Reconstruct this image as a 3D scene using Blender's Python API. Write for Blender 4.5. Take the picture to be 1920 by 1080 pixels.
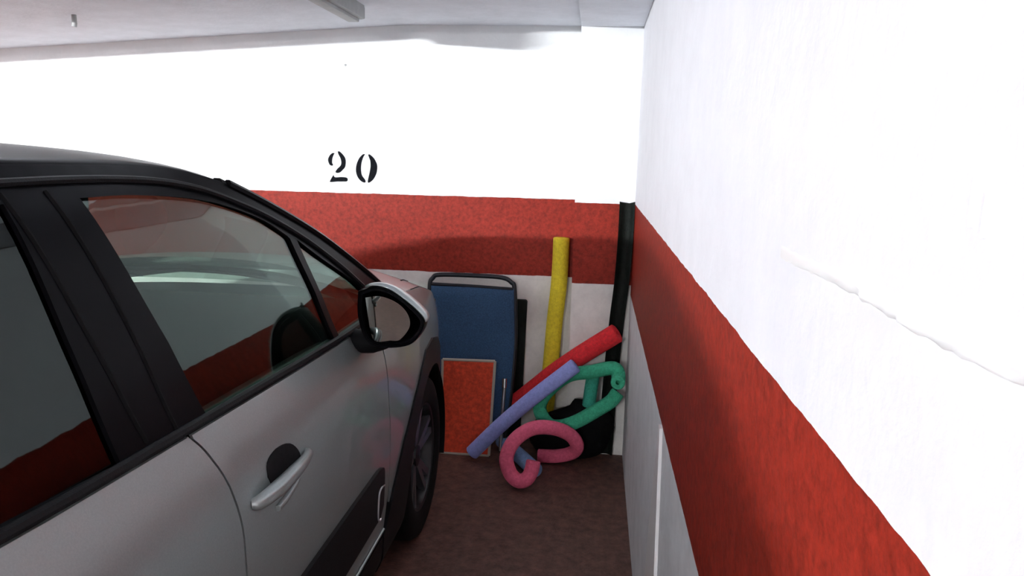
import bpy, bmesh, math, random
import numpy as np
from mathutils import Vector, Matrix
from mathutils.geometry import delaunay_2d_cdt
random.seed(7)
for o in list(bpy.data.objects): bpy.data.objects.remove(o)
SC = bpy.context.scene
COL = SC.collection

# ------------------------------------------------------------------ camera
CAM = Vector((-.18, -3.5, 1.48))
F = 1400.0
d = np.array([(1119-960)/F, (540-293)/F, -1.0]); yc = d/np.linalg.norm(d)
zc = np.cross(np.array([1, -.0235, 0.]), yc); zc /= np.linalg.norm(zc)
if zc[1] < 0: zc = -zc
xc = np.cross(yc, zc)
R = np.stack([xc, yc, zc])
cd = bpy.data.cameras.new('camera'); cam = bpy.data.objects.new('camera', cd); COL.objects.link(cam)
cd.sensor_width = 36; cd.lens = 36*F/1920; cd.clip_start = .02
cam.matrix_world = Matrix.Translation(CAM) @ Matrix([list(r) for r in R]).to_4x4()
SC.camera = cam

# ------------------------------------------------------------------ world, light, exposure
w = bpy.data.worlds.new('world'); SC.world = w; w.use_nodes = True
w.node_tree.nodes['Background'].inputs[0].default_value = (.9, .95, 1, 1)
w.node_tree.nodes['Background'].inputs[1].default_value = .05
SC.view_settings.view_transform = 'Standard'; SC.view_settings.look = 'None'
SC.view_settings.gamma = 1; SC.view_settings.use_curve_mapping = False
SC.view_settings.exposure = 2.5
LAMPS = [((-4.1, -5.9, 2.19), .9, 16, 1040.0, 'bright lit ceiling tube behind the parked car'),
         ((-1.5, -8.2, 2.30), .9, 0, 135.0, 'dimmer unseen ceiling tube added as fill at the far end of the aisle')]     # centre, length, turn (degrees), radiance, label; the second tube is an added, unseen fill

# ------------------------------------------------------------------ materials
def srgb(r, g, b):
    f = lambda c: (c/255/12.92) if c/255 <= .04045 else ((c/255+.055)/1.055)**2.4
    return (f(r), f(g), f(b), 1)
def mat(name, col, rough=.5, metal=0., noise=None, bump=0., bscale=60., coat=0., spec=.5, col2=None):
    m = bpy.data.materials.new(name); m.use_nodes = True
    nt = m.node_tree; b = nt.nodes['Principled BSDF']
    b.inputs['Base Color'].default_value = col; b.inputs['Roughness'].default_value = rough
    b.inputs['Metallic'].default_value = metal; b.inputs['Coat Weight'].default_value = coat
    b.inputs['Specular IOR Level'].default_value = spec
    if noise or bump:
        tc = nt.nodes.new('ShaderNodeTexCoord')
    if noise:
        n = nt.nodes.new('ShaderNodeTexNoise'); n.inputs['Scale'].default_value = noise[0]; n.inputs['Detail'].default_value = 6
        n.inputs['Roughness'].default_value = .7
        nt.links.new(tc.outputs['Object'], n.inputs['Vector'])
        rp = nt.nodes.new('ShaderNodeValToRGB'); rp.color_ramp.elements[0].position = .35; rp.color_ramp.elements[1].position = .65
        rp.color_ramp.elements[0].color = tuple(c*(1-noise[1]) for c in col[:3])+(1,)
        rp.color_ramp.elements[1].color = col2 or tuple(min(1, c*(1+noise[1])) for c in col[:3])+(1,)
        nt.links.new(n.outputs['Fac'], rp.inputs['Fac']); nt.links.new(rp.outputs['Color'], b.inputs['Base Color'])
    if bump:
        n2 = nt.nodes.new('ShaderNodeTexNoise'); n2.inputs['Scale'].default_value = bscale; n2.inputs['Detail'].default_value = 5
        nt.links.new(tc.outputs['Object'], n2.inputs['Vector'])
        bp = nt.nodes.new('ShaderNodeBump'); bp.inputs['Strength'].default_value = bump; bp.inputs['Distance'].default_value = .01
        nt.links.new(n2.outputs['Fac'], bp.inputs['Height']); nt.links.new(bp.outputs['Normal'], b.inputs['Normal'])
    return m
def glass_mat(name, tint, boost=1.0):
    m = bpy.data.materials.new(name); m.use_nodes = True; nt = m.node_tree
    out = nt.nodes['Material Output']; nt.nodes.remove(nt.nodes['Principled BSDF'])
    t = nt.nodes.new('ShaderNodeBsdfTransparent'); t.inputs[0].default_value = tint
    g = nt.nodes.new('ShaderNodeBsdfGlossy'); g.inputs['Roughness'].default_value = .02; g.inputs[0].default_value = (.88, 1, .96, 1)
    lw = nt.nodes.new('ShaderNodeLayerWeight'); lw.inputs[0].default_value = .5          # Schlick reflectance, the same from both faces
    pw = nt.nodes.new('ShaderNodeMath'); pw.operation = 'POWER'; pw.inputs[1].default_value = 5; nt.links.new(lw.outputs['Facing'], pw.inputs[0])
    fr = nt.nodes.new('ShaderNodeMath'); fr.operation = 'MULTIPLY_ADD'; fr.inputs[1].default_value = .93; fr.inputs[2].default_value = .047*boost; nt.links.new(pw.outputs[0], fr.inputs[0])
    mx = nt.nodes.new('ShaderNodeMixShader')
    nt.links.new(fr.outputs[0], mx.inputs[0]); nt.links.new(t.outputs[0], mx.inputs[1]); nt.links.new(g.outputs[0], mx.inputs[2])
    nt.links.new(mx.outputs[0], out.inputs[0]); return m
def wall_mat(name, zlo, zhi, axis, white, red, lower):
    """white wall paint, a red painted band between two heights with a hand-cut wavy edge, pale paint below"""
    m = bpy.data.materials.new(name); m.use_nodes = True; nt = m.node_tree; L = nt.links.new
    b = nt.nodes['Principled BSDF']; tc = nt.nodes.new('ShaderNodeTexCoord')
    sx = nt.nodes.new('ShaderNodeSeparateXYZ'); L(tc.outputs['Object'], sx.inputs[0])
    n = nt.nodes.new('ShaderNodeTexNoise'); n.inputs['Scale'].default_value = 14; n.inputs['Detail'].default_value = 5
    L(tc.outputs['Object'], n.inputs['Vector'])
    ma = nt.nodes.new('ShaderNodeMath'); ma.operation = 'MULTIPLY_ADD'; ma.inputs[1].default_value = .009
    L(n.outputs['Fac'], ma.inputs[0]); L(sx.outputs['Z'], ma.inputs[2])
    def gt(v):
        g = nt.nodes.new('ShaderNodeMath'); g.operation = 'GREATER_THAN'; g.inputs[1].default_value = v+.0045
        L(ma.outputs[0], g.inputs[0]); return g
    def mix(fac, a, c):
        x = nt.nodes.new('ShaderNodeMix'); x.data_type = 'RGBA'
        L(fac, x.inputs['Factor'])
        for s, v in (('A', a), ('B', c)):
            if isinstance(v, tuple): x.inputs[6 if s == 'A' else 7].default_value = v
            else: L(v, x.inputs[6 if s == 'A' else 7])
        return x.outputs[2]
    def mottled(c, amt, sc):
        q = nt.nodes.new('ShaderNodeTexNoise'); q.inputs['Scale'].default_value = sc; q.inputs['Detail'].default_value = 8; q.inputs['Roughness'].default_value = .75
        L(tc.outputs['Object'], q.inputs['Vector'])
        r = nt.nodes.new('ShaderNodeValToRGB'); r.color_ramp.elements[0].position = .36; r.color_ramp.elements[1].position = .64
        r.color_ramp.elements[0].color = tuple(v*(1-amt) for v in c[:3])+(1,)
        r.color_ramp.elements[1].color = tuple(min(1, v*(1+amt)) for v in c[:3])+(1,)
        L(q.outputs['Fac'], r.inputs[0]); return r.outputs[0]
    c1 = mix(gt(zlo).outputs[0], mottled(lower, .08, 9), mottled(red, .34, 55))
    c2 = mix(gt(zhi).outputs[0], c1, mottled(white, .03, 7))
    L(c2, b.inputs['Base Color'])
    b.inputs['Roughness'].default_value = .55; b.inputs['Specular IOR Level'].default_value = .2
    n2 = nt.nodes.new('ShaderNodeTexNoise'); n2.inputs['Scale'].default_value = 45; n2.inputs['Detail'].default_value = 6
    L(tc.outputs['Object'], n2.inputs['Vector'])
    bp = nt.nodes.new('ShaderNodeBump'); bp.inputs['Strength'].default_value = .25; bp.inputs['Distance'].default_value = .006
    L(n2.outputs['Fac'], bp.inputs['Height']); L(bp.outputs['Normal'], b.inputs['Normal'])
    return m
WHITE = (.86, .87, .88, 1); RED = (.275, .022, .011, 1); LOWER = (.86, .83, .79, 1)
M = dict(
    wall_b=wall_mat('back_wall_paint', .873, 1.2645, 'x', WHITE, RED, LOWER),
    wall_c=wall_mat('column_paint', .869, 1.260, 'x', WHITE, RED, LOWER),
    wall_r=wall_mat('side_wall_paint', .824, 1.260, 'y', (.84, .84, .88, 1), RED, (.84, .85, .87, 1)),
    white=mat('white_paint', (.82, .82, .82, 1), .5, noise=(12, .05), bump=.2),
    bright=mat('plaster_and_light_wedge', (.97, .97, .97, 1), .3),  # plaster ridge and dabs, also the wedge painted as a sliver of light
    far_wall=mat('far_wall_paint', (.16, .17, .17, 1), .8, noise=(5, .15)),
    ceil=mat('ceiling_paint', (.80, .83, .89, 1), .8, noise=(8, .05), bump=.2),
    floor=mat('floor_paint', (.125, .058, .044, 1), .6, noise=(22, .45), bump=.3, bscale=90),
    grey_metal=mat('grey_metal', (.35, .36, .36, 1), .5, noise=(20, .1)),
    paint=mat('silver_paint', (.36, .405, .40, 1), .36, .6, noise=(300, .06), coat=.6),
    gloss_black=mat('gloss_black', (.004, .004, .005, 1), .28, spec=.05),
    black=mat('black_plastic', (.004, .004, .005, 1), .5, bump=.1, bscale=300, spec=.2),
    trim=mat('dark_interior', (.007, .007, .008, 1), .75, spec=.2, noise=(80, .3)),
    seat=mat('seat_cloth', (.012, .012, .013, 1), .9, spec=.2, noise=(200, .4)),
    rubber=mat('tyre_rubber', (.005, .005, .005, 1), .7, noise=(60, .3), spec=.2),
    alloy=mat('alloy', (.30, .32, .34, 1), .3, .9),
    alloy_dark=mat('alloy_dark', (.015, .015, .017, 1), .35, .3),
    chrome=mat('chrome', (.82, .82, .82, 1), .12, 1.0),
    mirror=mat('mirror_silver', (.11, .125, .12, 1), .02, 1.0),
    glass=glass_mat('car_glass', (.56, .66, .615, 1)),
    glass_dark=glass_mat('car_glass_tinted', (.05, .055, .055, 1), .96),
    lens=mat('lamp_lens', (.55, .56, .58, 1), .08, .2, coat=1),
    red_lens=mat('tail_lens', (.35, .01, .01, 1), .1, coat=1),
    ink=mat('stencil_ink', (.006, .007, .010, 1), .7, noise=(60, .5), spec=.08),
    f_yellow=mat('foam_yellow', (.92, .72, .035, 1), .85, noise=(70, .14), bump=.5, bscale=160),
    f_red=mat('foam_red', (.88, .026, .036, 1), .85, noise=(70, .2), bump=.5, bscale=160),
    f_blue=mat('foam_blue', (.38, .44, .98, 1), .85, noise=(70, .14), bump=.5, bscale=160),
    f_blue2=mat('foam_slate_blue', (.24, .38, .66, 1), .85, noise=(70, .14), bump=.5, bscale=160),
    f_green=mat('foam_green', (.05, .46, .26, 1), .85, noise=(70, .2), bump=.5, bscale=160),
    f_green2=mat('foam_teal', (.045, .42, .29, 1), .85, noise=(70, .2), bump=.5, bscale=160),
    f_pink=mat('foam_pink', (.98, .15, .27, 1), .85, noise=(70, .16), bump=.5, bscale=160),
    hole=mat('foam_core_shadow', (.02, .04, .03, 1), .9),
    c_blue=mat('chair_cloth', (.035, .09, .19, 1), .85, noise=(160, .28), bump=.3, bscale=400),
    c_tube=mat('chair_tube', (.012, .014, .02, 1), .4, .3),
    steel=mat('steel', (.5, .5, .5, 1), .3, 1.0),
    panel_red=mat('red_board', (.90, .075, .025, 1), .7, noise=(45, .3)),
    cream=mat('cream_edge', (.50, .46, .38, 1), .6),
    rub=mat('black_rubber', (.004, .007, .005, 1), .65, spec=.2, noise=(40, .4), bump=.3, bscale=80),
    bag=mat('black_nylon', (.003, .003, .0035, 1), .8, spec=.15, noise=(30, .4), bump=.4, bscale=30),
)
def glow(rad):
    em = bpy.data.materials.new('tube_glow'); em.use_nodes = True
    eb = em.node_tree.nodes['Principled BSDF']; eb.inputs['Emission Color'].default_value = (.95, .98, 1, 1); eb.inputs['Emission Strength'].default_value = rad
    return em

# ------------------------------------------------------------------ helpers
def mesh_obj(name, verts, faces, m, parent=None, smooth=True, angle=40):
    me = bpy.data.meshes.new(name); me.from_pydata([tuple(v) for v in verts], [], faces); me.update()
    bm = bmesh.new(); bm.from_mesh(me); bmesh.ops.recalc_face_normals(bm, faces=bm.faces); bm.to_mesh(me); bm.free()
    if smooth:
        me.polygons.foreach_set('use_smooth', [True]*len(me.polygons))
        me.set_sharp_from_angle(angle=math.radians(angle))
    me.materials.append(m if not isinstance(m, str) else M[m])
    o = bpy.data.objects.new(name, me); COL.objects.link(o)
    if parent: o.parent = parent
    return o
def join(*parts):
    V, Fc = [], []
    for v, f in parts:
        k = len(V); V += list(v); Fc += [tuple(i+k for i in q) for q in f]
    return V, Fc
def box(x0, x1, y0, y1, z0, z1):
    v = [(x, y, z) for x in (x0, x1) for y in (y0, y1) for z in (z0, z1)]
    return v, [(0, 1, 3, 2), (4, 6, 7, 5), (0, 4, 5, 1), (2, 3, 7, 6), (0, 2, 6, 4), (1, 5, 7, 3)]
def bevel(o, wdt, seg=2):
    bm = bmesh.new(); bm.from_mesh(o.data)
    bmesh.ops.bevel(bm, geom=[e for e in bm.edges], offset=wdt, segments=seg, affect='EDGES', profile=.6)
    bm.to_mesh(o.data); bm.free()
    o.data.polygons.foreach_set('use_smooth', [True]*len(o.data.polygons)); o.data.set_sharp_from_angle(angle=math.radians(50)); return o
def bbox_obj(name, dims, m, parent=None, bw=.01, seg=2):
    v, f = box(*dims); o = mesh_obj(name, v, f, m, parent, smooth=False); return bevel(o, bw, seg)
def catmull(pts, n=10):
    P = [Vector(p) for p in pts]; P = [P[0]*2-P[1]]+P+[P[-1]*2-P[-2]]; out = []
    for i in range(1, len(P)-2):
        for k in range(n):
            t = k/n; a, b, c, e = P[i-1], P[i], P[i+1], P[i+2]
            out.append(.5*((2*b)+(c-a)*t+(2*a-5*b+4*c-e)*t*t+(3*b-a-3*c+e)*t**3))
    out.append(P[-2]); return out
def tube(pts, r, seg=16, hole=0., caps=True, n=10, smooth_path=True, squash=None):
    P = catmull(pts, n) if smooth_path and len(pts) > 2 else [Vector(p) for p in pts]
    rr = r if isinstance(r, (list, tuple)) else [r]*len(P)
    T = [(P[min(i+1, len(P)-1)]-P[max(i-1, 0)]).normalized() for i in range(len(P))]
    u = T[0].orthogonal().normalized(); V, Fc = [], []
    rings = []
    for i, p in enumerate(P):
        if i: u = (u-T[i]*u.dot(T[i])).normalized()
        v = T[i].cross(u); k = len(V)
        V += [p+(u*math.cos(a)+v*math.sin(a))*rr[i] for a in [2*math.pi*j/seg for j in range(seg)]]
        rings.append((k, u.copy(), v))
    for i in range(len(P)-1):
        a, b = rings[i][0], rings[i+1][0]
        Fc += [(a+j, a+(j+1) % seg, b+(j+1) % seg, b+j) for j in range(seg)]
    if hole:
        for idx, sg in ((0, 1), (len(P)-1, -1)):
            k0, u, v = rings[idx]; p = P[idx]; t = T[idx]*sg
            ka = len(V); V += [p-t*.004+(u*math.cos(a)+v*math.sin(a))*rr[idx]*.9 for a in [2*math.pi*j/seg for j in range(seg)]]
            k1 = len(V); V += [p-t*.004+(u*math.cos(a)+v*math.sin(a))*hole for a in [2*math.pi*j/seg for j in range(seg)]]
            k2 = len(V); V += [p+t*.05+(u*math.cos(a)+v*math.sin(a))*hole for a in [2*math.pi*j/seg for j in range(seg)]]
            for q0, q1 in ((k0, ka), (ka, k1), (k1, k2)): Fc += [(q0+j, q0+(j+1) % seg, q1+(j+1) % seg, q1+j) for j in range(seg)]
            Fc.append(tuple(k2+j for j in range(seg)))
    elif caps:
        Fc.append(tuple(range(seg))); k = rings[-1][0]; Fc.append(tuple(k+j for j in range(seg)))
    return V, Fc
def lathe(profile, axis_pt=(0, 0, 0), seg=48, axis='x'):
    """profile of (axial, radius) turned about a horizontal x axis"""
    V, Fc = [], []
    for a, r in profile:
        V += [(axis_pt[0]+a, axis_pt[1]+r*math.cos(2*math.pi*j/seg), axis_pt[2]+r*math.sin(2*math.pi*j/seg)) for j in range(seg)]
    for i in range(len(profile)-1):
        Fc += [(i*seg+j, i*seg+(j+1) % seg, (i+1)*seg+(j+1) % seg, (i+1)*seg+j) for j in range(seg)]
    return V, Fc
def grid(fn, nu, nv):
    V = [fn(i/(nu-1), j/(nv-1)) for i in range(nu) for j in range(nv)]
    return V, [(i*nv+j, (i+1)*nv+j, (i+1)*nv+j+1, i*nv+j+1) for i in range(nu-1) for j in range(nv-1)]
def prism(poly, fn0, fn1):
    """a closed outline extruded between two mappings"""
    n = len(poly); V = [fn0(*p) for p in poly]+[fn1(*p) for p in poly]
    return V, [tuple(range(n)), tuple(range(2*n-1, n-1, -1))]+[(i, (i+1) % n, n+(i+1) % n, n+i) for i in range(n)]
def inside(p, poly):
    x, y = p; c = False; n = len(poly)
    for i in range(n):
        x1, y1 = poly[i]; x2, y2 = poly[i-1]
        if (y1 > y) != (y2 > y) and x < (x2-x1)*(y-y1)/(y2-y1)+x1: c = not c
    return c
def densify(poly, st):
    out = []
    for i in range(len(poly)):
        a, b = Vector(poly[i]), Vector(poly[(i+1) % len(poly)]); n = max(1, int(math.ceil((b-a).length/st)))
        out += [tuple(a.lerp(b, k/n)) for k in range(n)]
    return out
def smooth_poly(pts, n=6):
    """open smooth curve through 2d points"""
    return [(v.x, v.y) for v in catmull([(p[0], p[1], 0) for p in pts], n)]
def empty(name, loc, label, cat, group=None):
    o = bpy.data.objects.new(name, None); COL.objects.link(o); o.location = loc; o.empty_display_size = .1
    return tag(o, label, cat, group)
def tag(o, label, cat, group=None):
    o['label'] = label; o['category'] = cat
    if group: o['group'] = group
    return o
def struct(o, label):
    o['kind'] = 'structure'; o['label'] = label; return o

# ------------------------------------------------------------------ the garage bay
XR, YB, YC = .01, .25, .10          # side wall, back wall, column face
XL, YF0, ZW = -7.5, -9.0, 2.42
v, f = box(XL, XR+.2, YF0, YB+.2, -.12, 0)
struct(mesh_obj('floor', v, f, 'floor', smooth=False), 'dark red-brown painted concrete garage floor')
v, f = box(XL, XR+.2, YB, YB+.2, 0, ZW)
wb = struct(mesh_obj('wall_back', v, f, 'wall_b', smooth=False), 'white back wall with a wide red painted band')
v, f = box(-.275, XR, YC, YB, 0, ZW)
struct(mesh_obj('wall_column', v, f, 'wall_c', smooth=False), 'shallow corner column painted white with a red band')
v, f = box(XR, XR+.2, YF0, YC+.4, 0, ZW)
struct(mesh_obj('wall_right', v, f, 'wall_r', smooth=False), 'white side wall with red band and pale grey base')
v, f = box(XL-.2, XL, YF0, YB+.2, 0, ZW)
struct(mesh_obj('wall_left', v, f, 'far_wall', smooth=False), 'far grey side wall of the garage')
v, f = box(XL-.2, XR+.2, YF0-.2, YF0, 0, ZW)
struct(mesh_obj('wall_front', v, f, 'far_wall', smooth=False), 'dark grey wall behind the photographer')
# ceiling: high slab, with a lower soffit above the bay that falls gently away from the side wall
ZT = 2.42
def cz(x): return max(1.93, min(2.092, 2.092+.060*(x+1.15)))
v, f = box(XL-.2, XR+.2, YF0-.2, YB+.2, ZT, ZT+.15)
struct(mesh_obj('ceiling', v, f, 'ceil', smooth=False), 'grey painted garage ceiling slab')
xs_ = [XL, -3.85, -1.15, -.275]; V = []
for y in (-1.0, YB):
    V += [(x, y, cz(x)) for x in xs_]+[(x, y, ZT) for x in xs_]
Fc = []
for i in range(3): Fc += [(i, i+1, 8+i+1, 8+i), (i, 4+i, 5+i, i+1), (8+i, 9+i, 13+i, 12+i), (4+i, 12+i, 13+i, 5+i)]
Fc += [(0, 8, 12, 4), (3, 7, 15, 11)]
struct(mesh_obj('ceiling_soffit', V, Fc, 'ceil', smooth=False), 'lower grey soffit sloping down above the parked car')
struct(bbox_obj('ceiling_strip', (-.275, XR, YF0, YC, 2.066, ZT), 'ceil', bw=.003), 'narrow flat strip of ceiling above the side wall')
# ridge of rough plaster along the side wall
V, Fc = [], []
rng = random.Random(3); ny = 170; nz = 9
for i in range(ny):
    y = -4.6+i*(1.88/(ny-1)); fade = min(1, (y+2.72)/-.35) if y > -3.07 else 1
    h = (.0012+.0028*max(0, rng.gauss(.3, .5)))*max(.05, fade); wd = .005+.002*rng.random(); zz = 1.390+.0015*math.sin(y*21)
    for j in range(nz):
        t = j/(nz-1)*math.pi; V.append((XR-h*math.sin(t)*(.6+.8*rng.random()), y, zz+wd*math.cos(t)))
Fc = [(i*nz+j, (i+1)*nz+j, (i+1)*nz+j+1, i*nz+j+1) for i in range(ny-1) for j in range(nz-1)]
struct(mesh_obj('trim_1', V, Fc, 'bright', angle=80), 'rough raised plaster ridge along the white side wall')
for k, (y, z0, z1) in enumerate(((-3.099, 1.449, 1.474), (-3.113, 1.445, 1.466))):
    v, f = tube([(XR-.0005, y, z0), (XR-.0008, y, (z0+z1)/2), (XR-.0005, y, z1)], .0018, 8)
    struct(mesh_obj('trim_%d' % (2+k), v, f, 'bright'), 'short dab of raised plaster on the white side wall')
# raised white wedge imitating a sliver of light on the side wall's base
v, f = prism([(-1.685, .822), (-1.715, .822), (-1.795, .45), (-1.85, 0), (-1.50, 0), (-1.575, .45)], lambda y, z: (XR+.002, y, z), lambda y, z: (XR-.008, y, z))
struct(mesh_obj('trim_4', v, f, 'bright', smooth=False), 'white wedge imitating a sliver of light below the red band of the side wall')
# marks on the plaster
def flake(name, cx, y, cz_, rx, rz, label):
    pts = [(cx+rx*math.cos(a)*(1+.2*math.sin(3*a)), cz_+rz*math.sin(a)) for a in [2*math.pi*i/14 for i in range(14)]]
    v, f = prism(pts, lambda x, z: (x, y, z), lambda x, z: (x, y-.002, z)); return struct(mesh_obj(name, v, f, 'grey_metal'), label)
flake('trim_5', -1.446, YB, 1.899, .006, .006, 'tiny dark nail head in the white back wall')
v, f = tube([(-2.40, -.42, cz(-2.4)+.003), (-2.40, -.42, cz(-2.4)-.03), (-2.403, -.42, cz(-2.4)-.048)], [.010]*11+[.011]*10, 10); struct(mesh_obj('trim_6', v, f, 'grey_metal'), 'small grey stub sticking down from the soffit')
# grey box-section batten on the ceiling
fx = empty('ceiling_batten', (-1.235, -.6, cz(-1.235)), 'unlit grey batten fixture fixed under the ceiling above the number', 'lamp fixture')
bbox_obj('housing', (-.045, .045, -.36, .36, -.055, .01), 'grey_metal', fx, .012)
bbox_obj('end_cap', (-.04, .04, .355, .375, -.05, 0), 'grey_metal', fx, .006)
bbox_obj('tube_cover', (-.025, .025, -.34, .34, -.068, -.05), 'grey_metal', fx, .006)

# lit tube battens (behind the camera: the main source and an added fill)
def batten(p, ln, rz, rad, label):
    b = empty('fluorescent_batten_or_added_fill', p, label, 'lamp')
    b.rotation_euler.z = math.radians(rz)
    bbox_obj('housing', (-ln/2-.03, ln/2+.03, -.04, .04, .06, ZT-p[2]), 'grey_metal', b, .008)
    for sx in (-1, 1): bbox_obj('socket', (sx*(ln/2+.012)-.012, sx*(ln/2+.012)+.012, -.02, .02, -.02, .062), 'white', b, .004)
    v, f = tube([(-ln/2, 0, 0), (ln/2, 0, 0)], .018, 14); mesh_obj('tube', v, f, glow(rad), b)
for a in LAMPS: batten(*a)

# stencilled bay number
nb = empty('bay_number', (-1.42, YB, 1.32), 'black stencilled number 20 painted on the white back wall', 'number')
def glyph(name, polys):
    parts = []
    for poly in polys:
        q = smooth_poly(poly+[poly[0]], 4)[:-1]
        parts.append(prism(q, lambda x, z: (x+1.42, .0005, z-1.32), lambda x, z: (x+1.42, -.0012, z-1.32)))
    mesh_obj(name, *join(*parts), 'ink', nb)
glyph('digit_two', [[(-1.511, 1.465), (-1.522, 1.465), (-1.535, 1.455), (-1.545, 1.437), (-1.545, 1.422), (-1.538, 1.406), (-1.527, 1.401), (-1.52, 1.405), (-1.525, 1.417), (-1.523, 1.438), (-1.518, 1.452)],
    [(-1.494, 1.473), (-1.485, 1.474), (-1.467, 1.458), (-1.455, 1.439), (-1.453, 1.419), (-1.457, 1.396), (-1.469, 1.382), (-1.483, 1.369), (-1.498, 1.365), (-1.508, 1.37), (-1.498, 1.386), (-1.481, 1.402), (-1.476, 1.418), (-1.48, 1.439), (-1.491, 1.461)],
    [(-1.519, 1.354), (-1.513, 1.344), (-1.499, 1.343), (-1.477, 1.345), (-1.451, 1.343), (-1.444, 1.335), (-1.448, 1.324), (-1.47, 1.322), (-1.499, 1.321), (-1.536, 1.318), (-1.536, 1.327), (-1.528, 1.341)]])
glyph('digit_zero', [[(-1.351, 1.463), (-1.362, 1.462), (-1.38, 1.445), (-1.393, 1.42), (-1.399, 1.396), (-1.399, 1.371), (-1.391, 1.347), (-1.375, 1.328), (-1.358, 1.32), (-1.35, 1.323), (-1.352, 1.334), (-1.367, 1.354), (-1.372, 1.372), (-1.373, 1.396), (-1.369, 1.424), (-1.36, 1.449)],
    [(-1.335, 1.461), (-1.326, 1.462), (-1.304, 1.443), (-1.29, 1.416), (-1.288, 1.395), (-1.293, 1.367), (-1.307, 1.34), (-1.324, 1.324), (-1.336, 1.32), (-1.338, 1.329), (-1.334, 1.348), (-1.328, 1.373), (-1.323, 1.401), (-1.324, 1.429), (-1.331, 1.449)]])

# ------------------------------------------------------------------ the car (local: x = across, y = -distance behind the front axle)
XCAR, YAX = -1.635, -.81
car = empty('hatchback_car', (XCAR, YAX, 0), 'silver hatchback with black roof and pillars parked nose to the wall', 'car')
def pchip(xk, yk):
    xk = np.array(xk, float); yk = np.array(yk, float); h = np.diff(xk); dl = np.diff(yk)/h
    m = np.zeros(len(xk)); m[0], m[-1] = dl[0], dl[-1]
    for i in range(1, len(xk)-1):
        if dl[i-1]*dl[i] > 0:
            w1, w2 = 2*h[i]+h[i-1], h[i]+2*h[i-1]; m[i] = (w1+w2)/(w1/dl[i-1]+w2/dl[i])
    def g(x):
        x = min(max(x, xk[0]), xk[-1]); i = min(int(np.searchsorted(xk, x, 'right'))-1, len(xk)-2); t = (x-xk[i])/h[i]
        return float((1+2*t)*(1-t)**2*yk[i]+t*(1-t)**2*h[i]*m[i]+t*t*(3-2*t)*yk[i+1]+t*t*(t-1)*h[i]*m[i+1])
    return g
UZ = pchip([.15, .25, .45, .65, .80, .90, .97, 1.00, 1.18, 1.36, 1.42, 1.45, 1.48], [.80, .845, .868, .8745, .866, .846, .812, .797, .730, .663, .629, .599, .525])
US = pchip([-.75, -.70, -.6, -.45, -.3, 0, .4, 1.2, 1.8, 2.5, 3.0, 3.25], [-.36, -.26, -.155, -.085, -.045, -.012, 0, 0, 0, -.02, -.08, -.2])
def U(s, z): return UZ(z)+US(s)
def panel(name, outline, m, parent, side=1, holes=(), off=0., th=.006, st=.035, fn=U):
    ol = densify(outline, st); hs = [densify(h, st) for h in holes]
    vs = list(ol); es = [(i, (i+1) % len(ol)) for i in range(len(ol))]
    for h in hs:
        k = len(vs); vs += h; es += [(k+i, k+(i+1) % len(h)) for i in range(len(h))]
    bd = np.array(vs)
    xs = [p[0] for p in ol]; zs = [p[1] for p in ol]
    x = min(xs)+st*.5; row = 0
    while x < max(xs):
        z = min(zs)+(st*.5 if row % 2 else st*.25)
        while z < max(zs):
            if inside((x, z), ol) and not any(inside((x, z), h) for h in hs) and np.min(np.hypot(bd[:, 0]-x, bd[:, 1]-z)) > st*.45: vs.append((x, z))
            z += st
        x += st*.87; row += 1
    r = delaunay_2d_cdt([Vector(p) for p in vs], es, [], 0, 1e-5)
    P = [(p.x, p.y) for p in r[0]]; T = []
    for t in r[2]:
        c = (sum(P[i][0] for i in t)/3, sum(P[i][1] for i in t)/3)
        if inside(c, ol) and not any(inside(c, h) for h in hs): T.append(tuple(t))
    n = len(P); V = [(side*(fn(s, z)+off), -s, z) for s, z in P]+[(side*(fn(s, z)+off-th), -s, z) for s, z in P]
    cnt = {}
    for t in T:
        for i in range(3):
            a, b = t[i], t[(i+1) % 3]; cnt.setdefault((min(a, b), max(a, b)), []).append((a, b))
    Fc = list(T)+[(c+n, b+n, a+n) for a, b, c in T]
    for e, l in cnt.items():
        if len(l) == 1: a, b = l[0]; Fc.append((b, a, a+n, b+n))
    return mesh_obj(name, V, Fc, m, parent, angle=32)
def arc(cx, cz_, r, a0, a1, n=20): return [(cx+r*math.cos(a0+(a1-a0)*i/n), cz_+r*math.sin(a0+(a1-a0)*i/n)) for i in range(n+1)]
PI = math.pi; AX2 = 2.54; WR = .317
belt = [(.30, .985), (.60, .983), (.834, .983), (1.111, .990), (1.382, .999), (1.64, 1.008), (1.95, 1.020), (2.4, 1.05), (2.95, 1.10)]
def beltz(s): return float(np.interp(s, [p[0] for p in belt], [p[1] for p in belt]))
rearcut = smooth_poly([(1.566, 1.003), (1.545, .967), (1.532, .902), (1.526, .82), (1.533, .738), (1.545, .6), (1.555, .45), (1.56, .34)], 4)
frontcut = [(.60, .34), (.62, .50), (.615, .75), (.59, .90), (.56, .98)]
def bl(a, b, n=8): return [(a+(b-a)*i/n, beltz(a+(b-a)*i/n)-.004) for i in range(n+1)]
G = .006
front_door = bl(.57, 1.56)+rearcut[1:]+[(.652, .34)]+[(.617, .50), (.615, .75), (.59, .90)]
rear_door = [(s+G, z) for s, z in rearcut[::-1]]+bl(1.575, 2.42)+[(2.44, .9), (2.38, .8), (2.22, .69), (2.08, .52), (2.05, .34)]
hood_edge = [(.30, .985), (.1, .988), (-.1, .970), (-.3, .920), (-.42, .865)]
arch_paint = [(-.42, .60)]+[(-.33, .66), (-.2, .74), (-.05, .772), (.10, .762), (.315, .652), (.456, .556), (.545, .475), (.60, .42)]
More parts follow.
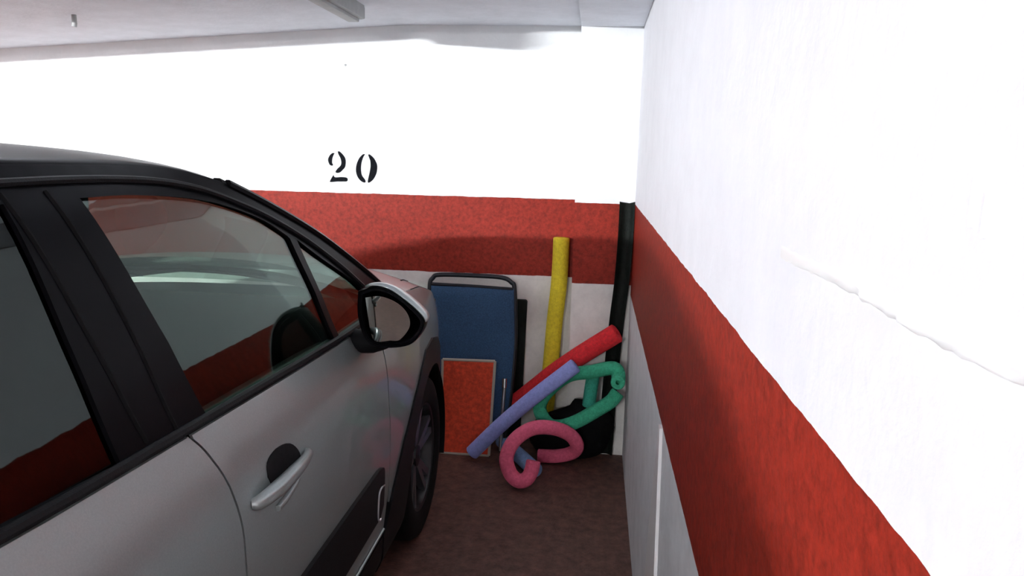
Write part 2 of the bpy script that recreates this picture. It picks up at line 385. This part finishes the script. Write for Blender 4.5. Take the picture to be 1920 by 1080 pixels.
fender = [(s, z-.004) for s, z in hood_edge[::-1]]+[(.56, .978), (.582, .90), (.608, .75), (.61, .50), (.60, .42)]+arch_paint[::-1][1:]
quarter = [(2.435, 1.05), (2.95, 1.10), (3.02, 1.0), (3.02, .55), (2.98, .45)]+arc(AX2, .315, .46, .3, PI-.55)+[(2.10, .52), (2.23, .69), (2.39, .8), (2.45, .9)]
sill = [(.62, .335), (2.06, .335), (2.09, .18), (.52, .18), (.56, .28)]
def arch_clad(cx): return [(cx-.45, .20), (cx-.46, .33)]+arc(cx, .315, .46, PI, 0)[1:]+[(cx+.46, .20)]+[(cx+.365, .20)]+arc(cx, .315, .365, 0, PI)+[(cx-.365, .20)]
front_clad = [(-.42, .20), (-.42, .61)]+[(-.33, .668), (-.2, .748), (-.05, .78), (.10, .77), (.315, .66), (.456, .562), (.572, .452), (.64, .36), (.66, .34), (.60, .18), (.365, .18)]+arc(0, .315, .365, 0, PI)+[(-.365, .20)]
glass_front = [(1.500, beltz(1.49)+.012), (1.522, 1.15), (1.585, 1.396)]+smooth_poly([(1.585, 1.396), (1.434, 1.393), (1.22, 1.371), (1.035, 1.323), (.930, 1.276), (.905, 1.261)], 5)[1:]+[(.872, 1.12), (.866, beltz(.85)+.012)]
glass_qtr = smooth_poly([(.868, 1.254), (.753, 1.190), (.588, 1.104), (.51, 1.048)], 4)+[(.46, 1.005), (.60, .997), (.832, .997), (.838, 1.10)]
glass_rear = [(1.735, beltz(1.72)+.012), (1.735, 1.15), (1.74, 1.396), (1.95, 1.396), (2.2, 1.384), (2.42, 1.345), (2.55, 1.25), (2.60, 1.15), (2.58, beltz(2.58)+.03), (2.3, beltz(2.3)+.015)]
a_line = smooth_poly([(.30, .995), (.358, 1.048), (.473, 1.119), (.704, 1.242), (.95, 1.344), (1.132, 1.410), (1.30, 1.437), (1.5, 1.446), (2.0, 1.446), (2.5, 1.420), (2.95, 1.350)], 5)
frame_ol = a_line+[(3.03, 1.2), (2.98, 1.10)]+[(s, z+.0005) for s, z in belt[::-1][1:]]
liner = [(.62, .20), (.62, .95), (.9, .965), (1.5, .98), (2.4, 1.0), (2.95, 1.05), (2.95, .45)]+arc(AX2, .315, .40, .35, PI-.2)+[(2.12, .2)]
for sd in (1, -1):
    fd = panel('front_door', front_door, 'paint', car, sd)
    rd = panel('rear_door', rear_door, 'paint', car, sd)
    panel('fender', fender, 'paint', car, sd)
    panel('quarter_panel', quarter, 'paint', car, sd)
    panel('rocker_panel', sill, 'black', car, sd, off=.004)
    panel('arch_cladding', front_clad, 'black', car, sd, off=.007, th=.02)
    panel('arch_cladding', arch_clad(AX2), 'black', car, sd, off=.007, th=.02)
    fr = panel('window_frame', frame_ol, 'gloss_black', car, sd, holes=(glass_front, glass_qtr, glass_rear), th=.02)
    panel('door_glass', glass_front, 'glass', car, sd, off=-.008, th=.003)
    panel('quarter_glass', glass_qtr, 'glass', car, sd, off=-.008, th=.003)
    panel('rear_door_glass', glass_rear, 'glass_dark', car, sd, off=-.008, th=.003)
    panel('door_trim', liner, 'trim', car, sd, off=-.075, th=.03, st=.07)
    # window rubbers: belt moulding, pillar seams, outer frame bead
    mo = [(s, z+.010) for s, z in belt if s <= 2.6]
    v, f = tube([(sd*(U(s, z)+.004), -s, z) for s, z in mo], .009, 8, n=4); mesh_obj('belt_moulding', v, f, 'black', car)
    for pts in ([(1.590, 1.02), (1.605, 1.2), (1.648, 1.41)], [(1.668, 1.03), (1.695, 1.2), (1.735, 1.41)]):
        v, f = tube([(sd*(U(s, z)-.0005), -s, z) for s, z in smooth_poly(pts, 6)], .0045, 6, n=2); mesh_obj('pillar_seam', v, f, 'bag', fr)
    bead = smooth_poly([(.53, 1.078), (.63, 1.145), (.79, 1.235), (.95, 1.307), (1.09, 1.357), (1.25, 1.400), (1.43, 1.420), (1.7, 1.424), (2.1, 1.413), (2.45, 1.375)], 3)
    v, f = tube([(sd*(U(s, z)+.003), -s, z) for s, z in bead], .007, 8, n=2); mesh_obj('frame_bead', v, f, 'black', fr)
    # lower door bump panel with a bright bracket
    bump = smooth_poly([(.70, .46), (.70, .55), (.712, .582), (.76, .592)], 3)+[(1.50, .60), (1.512, .585), (1.52, .46), (1.505, .437), (.73, .433)]
    panel('bump_panel', bump, 'black', fd, sd, off=.010, th=.02)
    bump2 = [(1.58, .45), (1.575, .60), (2.02, .60), (2.06, .56), (2.03, .44)]
    panel('bump_panel', bump2, 'black', rd, sd, off=.010, th=.02)
    br = [(.716, .530), (.745, .536), (.768, .530), (.774, .505), (.772, .46), (.760, .440), (.742, .438)]
    v, f = tube([(sd*(U(s, z)+.014), -s, z) for s, z in br], .0028, 8, n=5); mesh_obj('bump_bracket', v, f, 'lens', fd)
    v, f = tube([(sd*(U(s, .362)+.004), -s, .362) for s in (.66, 1.0, 1.4)], .0038, 8, n=4); mesh_obj('sill_bead', v, f, 'paint', fd)
    # door handle: dark recess cup, bowed silver grip, finger plate
    for dr, ds in ((fd, 0.), (rd, .80)):
        rec = [(1.408+ds, .862), (1.396+ds, .886), (1.350+ds, .895), (1.292+ds, .884), (1.262+ds, .852), (1.275+ds, .826), (1.33+ds, .812), (1.39+ds, .826)]
        rec = smooth_poly(rec+[rec[0]], 4)[:-1]
        panel('handle_recess', rec, 'trim', dr, sd, off=.0025, th=.004, st=.02)
        hp = [(1.480, .842, -.004), (1.468, .843, .010), (1.42, .848, .024), (1.345, .850, .027), (1.27, .847, .020), (1.235, .843, .008), (1.225, .840, -.004)]
        rad = [.010, .014, .0165, .0145, .0105, .0085, .008]
        path = [(sd*(U(s, z)+o), -s-ds, z) for s, z, o in hp]
        P = catmull(path, 6); rr = [float(np.interp(i/6, range(7), rad)) for i in range(len(P))]
        v, f = tube(P, rr, 14, smooth_path=False); mesh_obj('door_handle', v, f, 'paint', dr)
        v, f = tube([(sd*(U(s, z)+.004), -s-ds, z) for s, z in ((1.40, .795), (1.36, .797), (1.31, .806), (1.29, .82))], .0065, 10, n=5)
        mesh_obj('handle_lip', v, f, 'paint', dr)
# roof
def rz(s): return float(np.interp(s, [1.0, 1.25, 1.5, 2.0, 2.5, 2.95, 3.1], [1.452, 1.478, 1.4875, 1.489, 1.472, 1.420, 1.385]))
rzs = pchip([.97, 1.1, 1.25, 1.5, 2.0, 2.5, 2.95, 3.1], [1.440, 1.462, 1.478, 1.4885, 1.489, 1.472, 1.420, 1.385])
als = [p[0] for p in a_line]; alz = [p[1] for p in a_line]
def roof_fn(a, b):
    v_ = -1+2*b; av = abs(v_)
    s = (1.13-.12*(1-av**2))+a*(1.92+.06*(1-av**2))
    se = 1.13+a*1.86; ze = float(np.interp(se, als, alz))
    ue = U(se, ze)-.002
    zz = ze+(max(rzs(s), ze+.01)-ze)*(1-av**3.2)
    return (v_*ue, -s, zz)
v, f = grid(roof_fn, 32, 25); o = mesh_obj('roof', v, f, 'gloss_black', car, angle=80)
sm = o.modifiers.new('thick', 'SOLIDIFY'); sm.thickness = .015; sm.offset = -1
v, f = grid(lambda a, b: (lambda p: (p[0]*.97, p[1], p[2]-.035))(roof_fn(a, b)), 20, 15); mesh_obj('headliner', v, f, 'trim', car, angle=80)
# windscreen between the pillars
asub = [p for p in a_line if p[0] <= 1.14]
def screen_fn(a, b):
    v_ = -1+2*b; av = abs(v_); k = a*(len(asub)-1); i = min(int(k), len(asub)-2); t = k-i
    ss = asub[i][0]*(1-t)+asub[i+1][0]*t; sz = asub[i][1]*(1-t)+asub[i+1][1]*t
    cs = .02+.99*a; czz = .985+.455*(a*1.12-.12*a*a)
    q = 1-av**2.2
    return (v_*(U(ss, sz)-.004), -(ss+(cs-ss)*q), sz+(czz-sz)*q)
v, f = grid(screen_fn, 24, 25); o = mesh_obj('windscreen', v, f, 'glass', car, angle=80)
# dark border on the screen's edges = pillars' inner returns
for sd in (1, -1):
    pts = [(sd*(U(s, z)-.022), -s-.012, z-.004) for s, z in asub[::3]]
    v, f = tube(pts, .020, 8, n=3); mesh_obj('pillar_lining', v, f, 'trim', car)
    v, f = tube([(sd*(U(s, z)-.003), -s+.004, z) for s, z in asub[::3]], .011, 8, n=3); mesh_obj('screen_pillar', v, f, 'paint' if False else 'gloss_black', car)
# bonnet
def hood_fn(a, b):
    v_ = -1+2*b; av = abs(v_)
    se = .30-.72*a; ze = float(np.interp(-se, [-p[0] for p in hood_edge], [p[1] for p in hood_edge]))
    sc = .06-.72*a; zcn = ze+.088*(1-.4*a)
    q = 1-av**2.2
    return (v_*(U(se, ze)-.004), -(se+(sc-se)*q), ze+(zcn-ze)*q)
v, f = grid(hood_fn, 24, 27); o = mesh_obj('bonnet', v, f, 'paint', car, angle=80)
v, f = tube([hood_fn(.5+.5*i/8, .955-.06*(i/8)**2) for i in range(9)], .0035, 6, n=3); mesh_obj('bonnet_seam', v, f, 'black', car)
v, f = tube([hood_fn(.5+.5*i/8, .045+.06*(i/8)**2) for i in range(9)], .0035, 6, n=3); mesh_obj('bonnet_seam', v, f, 'black', car)
v, f = grid(lambda a, b: (lambda p: (p[0], p[1]-.10*a, p[2]-.03-.01*a))(hood_fn(0, .04+.92*b)), 3, 15); mesh_obj('cowl', v, f, 'black', car, angle=80)
for s0, x0, x1 in ((.15, .30, -.30), (.16, -.35, -.72)):
    v, f = tube([(x0, -.17, 1.035), ((x0+x1)/2, -.14, 1.045), (x1, -.20, 1.03)], .008, 8, n=5); mesh_obj('wiper', v, f, 'black', car)
# nose: bumper skin wrapping round, with grille, lower intake and lamps
def nose(z, t, dz=0):
    ue = U(-.42, z); top = float(np.interp(z, [.2, .35, .5, .65, .85], [.24, .31, .32, .29, .22]))
    c, s_ = math.cos(t), math.sin(t)
    return (ue*math.copysign(abs(s_)**.72, s_), .42+top*abs(c)**.72, z)
v, f = grid(lambda a, b: nose(.2+.42*a, -PI/2+PI*b), 12, 41); mesh_obj('front_bumper', v, f, 'paint', car, angle=60)
v, f = grid(lambda a, b: nose(.62+.06*a, -.55+1.1*b), 3, 21); mesh_obj('grille', v, f, 'black', car, angle=60)
def lamp_fn(t0, t1):
    return lambda a, b: nose(.62+.225*a, t0+(t1-t0)*b)
for t0, t1 in ((-PI/2, -.55), (.55, PI/2)):
    v, f = grid(lamp_fn(t0, t1), 6, 13); mesh_obj('headlight', v, f, 'lens', car, angle=60)
v, f = grid(lambda a, b: nose(.68+.165*a, -.55+1.1*b), 5, 21); mesh_obj('bonnet_lip', v, f, 'paint', car, angle=60)
v, f = grid(lambda a, b: (lambda p: (p[0]*.9, p[1]+.004, p[2]))(nose(.24+.14*a, -.75+1.5*b)), 4, 21); mesh_obj('intake', v, f, 'black', car, angle=60)
# tail: bumper skin, tailgate, rear glass, lamps
def tail(z, t):
    ue = U(3.0, min(z, 1.35)); dp = float(np.interp(z, [.2, .4, .6, .9, 1.05, 1.35], [.14, .20, .21, .17, .13, .0]))
    c, s_ = math.cos(t), math.sin(t)
    return (ue*math.copysign(abs(s_)**.6, s_), -(3.0+dp*abs(c)**.6), z)
v, f = grid(lambda a, b: tail(.2+.4*a, -PI/2+PI*b), 8, 31); mesh_obj('rear_bumper', v, f, 'paint', car, angle=60)
v, f = grid(lambda a, b: tail(.6+.47*a, -1.0+2.0*b), 8, 31); mesh_obj('tailgate', v, f, 'paint', car, angle=60)
for t0, t1 in ((-PI/2, -1.0), (1.0, PI/2)):
    v, f = grid(lambda a, b: tail(.6+.47*a, t0+(t1-t0)*b), 8, 10); mesh_obj('tail_light', v, f, 'red_lens', car, angle=60)
v, f = grid(lambda a, b: tail(1.07+.27*a, -PI/2+PI*b), 8, 31); mesh_obj('rear_window', v, f, 'glass_dark', car, angle=60)
# wheels
def wheel(x, y, sd):
    P = (x, y, .317)
    prof = [(-.10, .20), (-.10, .27), (-.09, .302), (-.07, .314), (0, .317), (.07, .314), (.088, .302), (.097, .275), (.10, .24), (.094, .215), (.088, .208), (-.02, .205)]
    wv = [(sd*a, r) for a, r in prof]
    t = mesh_obj('tyre', *lathe(wv, P, 56), 'rubber', car)
    rim = [(.086, .208), (.082, .200), (.06, .192), (-.03, .188), (-.03, .02)]
    o = mesh_obj('rim', *lathe([(sd*a, r) for a, r in rim], P, 56), 'alloy_dark', car)
    for k in range(5):
        parts = []
        a0 = 2*PI*k/5+.35
        for da in (-.17, .17):
            a1 = a0+da*.5; a2 = a0+da
            c = lambda a, r, h, ww: [(P[0]+sd*h, P[1]+r*math.cos(a)-ww*math.sin(a), P[2]+r*math.sin(a)+ww*math.cos(a))]
            v = c(a1, .03, .06, -.016)+c(a1, .03, .06, .016)+c(a2, .196, .078, .013)+c(a2, .196, .078, -.013)
            v += c(a1, .03, .02, -.016)+c(a1, .03, .02, .016)+c(a2, .196, .05, .013)+c(a2, .196, .05, -.013)
            parts.append((v, [(0, 1, 2, 3), (7, 6, 5, 4), (0, 4, 5, 1), (1, 5, 6, 2), (2, 6, 7, 3), (3, 7, 4, 0)]))
        mesh_obj('spoke', *join(*parts), 'alloy', o, smooth=False)
    mesh_obj('hub_cap', *lathe([(sd*.045, .045), (sd*.068, .04), (sd*.072, .001)], P, 24), 'alloy_dark', o)
    # dark wheel well
    V, Fc = [], []
    for i in range(25):
        a = -.35+(PI+.7)*i/24
        V += [(sd*.845, y+.372*math.cos(a), .315+.372*math.sin(a)), (sd*.56, y+.372*math.cos(a), .315+.372*math.sin(a)), (sd*.56, y, .315)]
    for i in range(24): Fc += [(3*i, 3*i+3, 3*i+4, 3*i+1), (3*i+1, 3*i+4, 3*i+5)]
    mesh_obj('wheel_well', V, Fc, 'black', car, angle=30)
for sd in (1, -1):
    wheel(sd*.745, 0, sd); wheel(sd*.735, -AX2, sd)
# cabin
bbox_obj('floor_pan', (-.70, .70, -3.0, .35, .17, .24), 'trim', car, .01)
for n_, x0, x1, y0, y1 in (('bulkhead', -.70, .70, -.42, -.36, ),): bbox_obj(n_, (x0, x1, y0, y1, .2, .93), 'trim', car, .01)
dash = [(.30, .90), (.32, .985), (.45, 1.015), (.62, 1.005), (.74, .965), (.80, .90), (.78, .80), (.70, .70), (.62, .55), (.45, .5)]
v, f = prism(smooth_poly(dash+[dash[0]], 3)[:-1], lambda s, z: (-.735, -s, z), lambda s, z: (.735, -s, z)); mesh_obj('dashboard', v, f, 'trim', car, angle=60)
V = [(.36*-1+.185*math.cos(a), -.93-.07*math.sin(a), .93+.17*math.sin(a)) for a in [2*PI*i/24 for i in range(25)]]
v, f = tube(V, .016, 8, smooth_path=False, caps=False); sw = mesh_obj('steering_wheel', v, f, 'trim', car)
bbox_obj('wheel_hub', (-.43, -.29, -.95, -.90, .87, .98), 'trim', sw, .02)
bbox_obj('centre_console', (-.10, .10, -1.9, -.7, .24, .62), 'trim', car, .03)
def seat(x):
    q = bbox_obj('seat_cushion', (x-.25, x+.25, -1.72, -1.20, .28, .53), 'seat', car, .06, 3)
    v, f = grid(lambda a, b: (x+(.25-.05*a)*(-1+2*b), -(1.66+.20*a)+.05*math.cos((b-.5)*PI)-.03, .50+.56*a), 8, 9)
    o = mesh_obj('seat_back', v, f, 'seat', car, angle=80); sm = o.modifiers.new('t', 'SOLIDIFY'); sm.thickness = .12; sm.offset = -1
    for dx in (-.06, .06):
        v, f = tube([(x+dx, -1.93, 1.03), (x+dx, -1.95, 1.12)], .007, 8); mesh_obj('headrest_post', v, f, 'steel', o)
    bbox_obj('headrest', (x-.13, x+.13, -2.00, -1.89, 1.09, 1.27), 'seat', car, .04, 3)
seat(.36); seat(-.36)
bbox_obj('rear_bench', (-.62, .62, -2.55, -2.1, .28, .52), 'seat', car, .06, 3)
bbox_obj('rear_backrest', (-.62, .62, -2.72, -2.56, .48, 1.02), 'seat', car, .06, 3)
bbox_obj('cabin_mirror', (-.12, .12, -.86, -.83, 1.29, 1.36), 'trim', car, .012)
for x in (-.34, .34): bbox_obj('sun_visor', (x-.2, x+.2, -1.22, -1.02, 1.385, 1.405), 'trim', car, .008)
# wing mirrors
mo_out = [(-.796, 1.113), (-.755, 1.126), (-.714, 1.119), (-.68, 1.099), (-.646, 1.073), (-.62, 1.046), (-.616, 1.024), (-.632, .994), (-.657, .971), (-.705, .961), (-.756, .964), (-.782, .99), (-.798, 1.05)]
mo_gl = [(-.776, 1.096), (-.738, 1.100), (-.70, 1.087), (-.673, 1.065), (-.66, 1.039), (-.662, 1.013), (-.686, .982), (-.712, .979), (-.754, .979), (-.768, 1.034)]
def ring(poly, n=4): return smooth_poly(poly+[poly[0]], n)[:-1]
for sd in (1, -1):
    mp = empty('m', (0, 0, 0), 'x', 'x'); bpy.data.objects.remove(mp)
    ol = ring(mo_out); cx = -.708; cy = 1.043
    loc = lambda x, z: (sd*(x-XCAR), z)
    V, Fc = [], []; y0 = -1.60-YAX
    prof = [(.0, .94), (-.006, .985), (.004, 1.0), (.03, 1.0), (.06, .95), (.085, .82), (.10, .6), (.106, .3), (.107, .02)]
    prof = [(.012, .86), (-.002, .87)]+prof
    n = len(ol)
    for dy, sc in prof:
        for x, z in ol:
            lx, lz = loc(cx+(x-cx)*sc, cy+(z-cy)*sc); V.append((lx, y0+dy, lz))
    for i in range(len(prof)-1): Fc += [(i*n+j, i*n+(j+1) % n, (i+1)*n+(j+1) % n, (i+1)*n+j) for j in range(n)]
    sh = mesh_obj('wing_mirror', V, Fc, 'gloss_black', car, angle=70)
    q = ring(mo_gl)
    v, f = prism(q, lambda x, z: (loc(x, z)[0], y0+.006+.141*(x-cx), loc(x, z)[1]), lambda x, z: (loc(x, z)[0], y0+.026, loc(x, z)[1])); mesh_obj('mirror_glass', v, f, 'mirror', sh, angle=20)
    # painted cap over the top edge
    cap = [p for p in ol]; ci = [i for i, p in enumerate(ol) if p[1] > 1.035 and p[0] > -.778]
    top = sorted([ol[i] for i in ci], key=lambda p: p[0])
    V = []
    for dy, sc, dz in ((.0, 1.012, 0), (.03, 1.02, 0), (.06, .975, 0), (.085, .85, 0), (.102, .62, 0)):
        for x, z in top: lx, lz = loc(cx+(x-cx)*sc, cy+(z-cy)*sc+.001); V.append((lx, y0+dy, lz))
    m_ = len(top); Fc = [(i*m_+j, i*m_+j+1, (i+1)*m_+j+1, (i+1)*m_+j) for i in range(4) for j in range(m_-1)]
    o = mesh_obj('mirror_cap', V, Fc, 'paint', sh, angle=80); sm = o.modifiers.new('t', 'SOLIDIFY'); sm.thickness = .004; sm.offset = 1
    pts = [(sd*.80, -.74, .965), (sd*.845, -.745, .962), (sd*.885, -.75, .970), (sd*.915, -.75, .99)]
    v, f = tube(catmull(pts, 6), [.032]*10+[.03]*9, 14, smooth_path=False); mesh_obj('mirror_arm', v, f, 'black', sh)

# ------------------------------------------------------------------ things stacked in the corner
# folded beach chair leaning on the wall: dark tube hoop, blue cloth, lower leg hoop
ch = empty('beach_chair', (-.76, .12, 0), 'folded beach chair with blue cloth leaning against the back wall', 'folding chair')
def lean(x, z, off=0): return (x+.76, .145*z/.9-.075+off, z)      # leans back so that its top touches the wall
hoop = [(-.585, .012), (-.560, .3), (-.549, .56), (-.562, .805), (-.580, .845), (-.632, .868), (-.78, .872), (-.945, .869), (-.982, .852), (-.997, .80), (-.978, .56), (-.950, .3), (-.935, .012)]
v, f = tube([lean(*p) for p in hoop], .0115, 12, n=6); mesh_obj('frame_tube', v, f, 'c_tube', ch)
cl = [(-.968, .822), (-.560, .812), (-.556, .60), (-.568, .31), (-.585, .14), (-.935, .14), (-.953, .31), (-.973, .60)]
def cloth(a, b):
    z = .14+(.815-.14)*a; xl = float(np.interp(z, [.14, .31, .56, .83], [-.937, -.950, -.976, -.988])); xr = float(np.interp(z, [.14, .31, .56, .83], [-.577, -.562, -.551, -.566]))
    x = xl+(xr-xl)*b; p = lean(x, z, -.014+.012*math.sin(PI*b)*(.4+.6*math.sin(PI*a)))
    return p
v, f = grid(cloth, 16, 12); o = mesh_obj('seat_cloth', v, f, 'c_blue', ch, angle=80); sm = o.modifiers.new('t', 'SOLIDIFY'); sm.thickness = .006
v, f = tube([lean(-.985, .822, -.006), lean(-.77, .818, -.002), lean(-.568, .812, -.006)], .009, 10); mesh_obj('top_bar', v, f, 'c_tube', ch)
for x in (-.60, -.91):
    v, f = tube([lean(x, .012, -.022), lean(x+.004, .2, -.024), lean(x+.01, .36, -.026)], .009, 10); mesh_obj('leg_tube', v, f, 'steel', ch)
v, f = tube([lean(-.592, .33, -.028), lean(-.592, .375, -.028)], .013, 10); mesh_obj('hinge', v, f, 'chrome', ch)
# black flat case behind the chair
bb = empty('black_case', (-.765, .215, 0), 'flat black case standing behind the blue beach chair', 'case')
def case_poly(x0, x1, z0, z1, r):
    return arc(x1-r, z1-r, r, 0, PI/2, 4)+arc(x0+r, z1-r, r, PI/2, PI, 4)+arc(x0+r, z0+r, r, PI, 1.5*PI, 4)+arc(x1-r, z0+r, r, 1.5*PI, 2*PI, 4)
v, f = prism(case_poly(-.266, .265, .002, .752, .012), lambda x, z: (x-.02*(1-z/.75), -.012, z), lambda x, z: (x-.02*(1-z/.75), .018, z)); mesh_obj('shell', v, f, 'rub', bb)
v, f = tube([(-.08, .003, .745), (-.07, .003, .770), (.07, .003, .770), (.08, .003, .745)], .007, 8); mesh_obj('handle', v, f, 'rub', bb)
# red board with a cream border standing in front of the chair
rb = empty('red_board', (-.775, -.03, 0), 'red board with cream edging standing in front of the blue chair', 'board')
bz0, bz1 = .006, .47
def bd(x, z, o): return (x, -.005+.075*z/.47+o, z)
v, f = prism([(-.118, bz0), (.125, bz0), (.137, bz1), (-.125, bz1-.004)], lambda x, z: bd(x, z, 0), lambda x, z: bd(x, z, .012)); mesh_obj('face', v, f, 'panel_red', rb, smooth=False)
cs = [(-.118, bz0), (.125, bz0), (.137, bz1), (-.125, bz1-.004)]
for i in range(4):
    a, b = cs[i], cs[(i+1) % 4]
    v, f = tube([bd(a[0], a[1], .004), bd(b[0], b[1], .004)], .0075, 8); mesh_obj('edging', v, f, 'cream', rb)
# black rubber corner strip, a shallow channel hanging down the corner
ctr = [(-.028, 1.264), (-.029, 1.10), (-.036, .89), (-.052, .68), (-.068, .38), (-.078, .012)]
P = catmull([(x, YC-.028, z) for x, z in ctr], 8)
sec = [(-.036, -.014), (-.030, .006), (-.012, .016), (.012, .016), (.030, .006), (.036, -.014), (.029, -.012), (.022, -.001), (.008, .006), (-.008, .006), (-.022, -.001), (-.029, -.012)]
V, Fc = [], []; ns = len(sec)
for i, p in enumerate(P):
    for x, y in sec: V.append((p.x+x, p.y+y, p.z+(.010*(abs(x)/.036)**2 if i == 0 else 0)))
for i in range(len(P)-1): Fc += [(i*ns+j, i*ns+(j+1) % ns, (i+1)*ns+(j+1) % ns, (i+1)*ns+j) for j in range(ns)]
Fc += [tuple(range(ns)), tuple(range((len(P)-1)*ns, len(P)*ns))]
tag(mesh_obj('corner_strip', V, Fc, 'rub', angle=50), 'black rubber corner strip running down the red-banded corner', 'corner guard')
# slumped black bag under the noodles
rng = random.Random(5)
def bag(a, b):
    t = PI*(a*.98+.01); q = 2*PI*b
    r = 1+.10*math.sin(3*q+1)*math.sin(t)+.06*math.sin(5*q+4*t)
    x = .20*math.sin(t)**.6*math.cos(q)*r; y = .062*math.sin(t)**.6*math.sin(q); z = .135-.135*math.cos(t)
    return (-.262+x, .022+y-.01*z, max(.002, z*(1+.15*math.cos(q))))
v, f = grid(bag, 18, 29); tag(mesh_obj('black_bag', v, f, 'bag', angle=80), 'slumped black bag in the corner beneath the green foam noodle', 'bag')
# pool noodles
def noodle(name, pts, r, m, label, n=10, seg=20, hole=.011):
    v, f = tube(pts, r, seg, hole=hole, n=n); o = mesh_obj(name, v, f, m, angle=50); return tag(o, label, 'pool noodle', 'foam pool noodles in the corner')
noodle('pool_noodle', [(-.337, .203, 1.074), (-.341, .203, .86), (-.357, .202, .65), (-.369, .201, .434), (-.384, .20, .22), (-.398, .20, .004)], .041, 'f_yellow', 'yellow foam noodle standing upright against the back wall')
noodle('pool_noodle', [(-.052, -.03, .660), (-.19, -.005, .556), (-.27, .035, .486), (-.345, .088, .413), (-.43, .132, .325), (-.52, .150, .240), (-.60, .151, .172)], .047, 'f_red', 'thick red foam noodle sloping up towards the corner')
noodle('pool_noodle', [(-.241, -.09, .507), (-.432, -.09, .34), (-.583, -.09, .195), (-.725, -.09, .040)], .036, 'f_blue', 'long straight lavender blue foam noodle leaning on the red one')
noodle('pool_noodle', [(-.402, -.24, .038), (-.50, -.07, .038), (-.60, .095, .038), (-.66, -.2+.395, .038)][:3], .036, 'f_blue2', 'short slate blue foam noodle lying on the floor under the pink curl')
noodle('pool_noodle', [(-.040, -.172, .462), (-.038, -.135, .452), (-.036, -.105, .468), (-.044, -.092, .495), (-.075, -.085, .503), (-.16, -.075, .478), (-.275, -.005, .43), (-.375, -.01, .340), (-.405, -.02, .262), (-.36, -.07, .206), (-.30, -.095, .205), (-.22, -.10, .238), (-.12, -.10, .305), (-.065, -.095, .345), (-.036, -.085, .385)], .033, 'f_green', 'green foam noodle bent into a loop above the black bag', n=7)
noodle('pool_noodle', [(-.150, -.02, .468), (-.160, -.018, .38), (-.168, -.02, .292)], .032, 'f_green2', 'short teal green foam noodle upright inside the green loop')
noodle('pool_noodle', [(-.405, -.345, .125), (-.412, -.358, .085), (-.432, -.372, .052), (-.470, -.372, .042), (-.508, -.36, .072), (-.527, -.34, .135), (-.495, -.31, .207), (-.420, -.27, .252), (-.330, -.215, .240), (-.250, -.15, .187), (-.215, -.11, .120), (-.240, -.072, .066), (-.315, -.062, .040), (-.40, -.058, .034)], .033, 'f_pink', 'pink foam noodle curled into a hook on the floor', n=7)
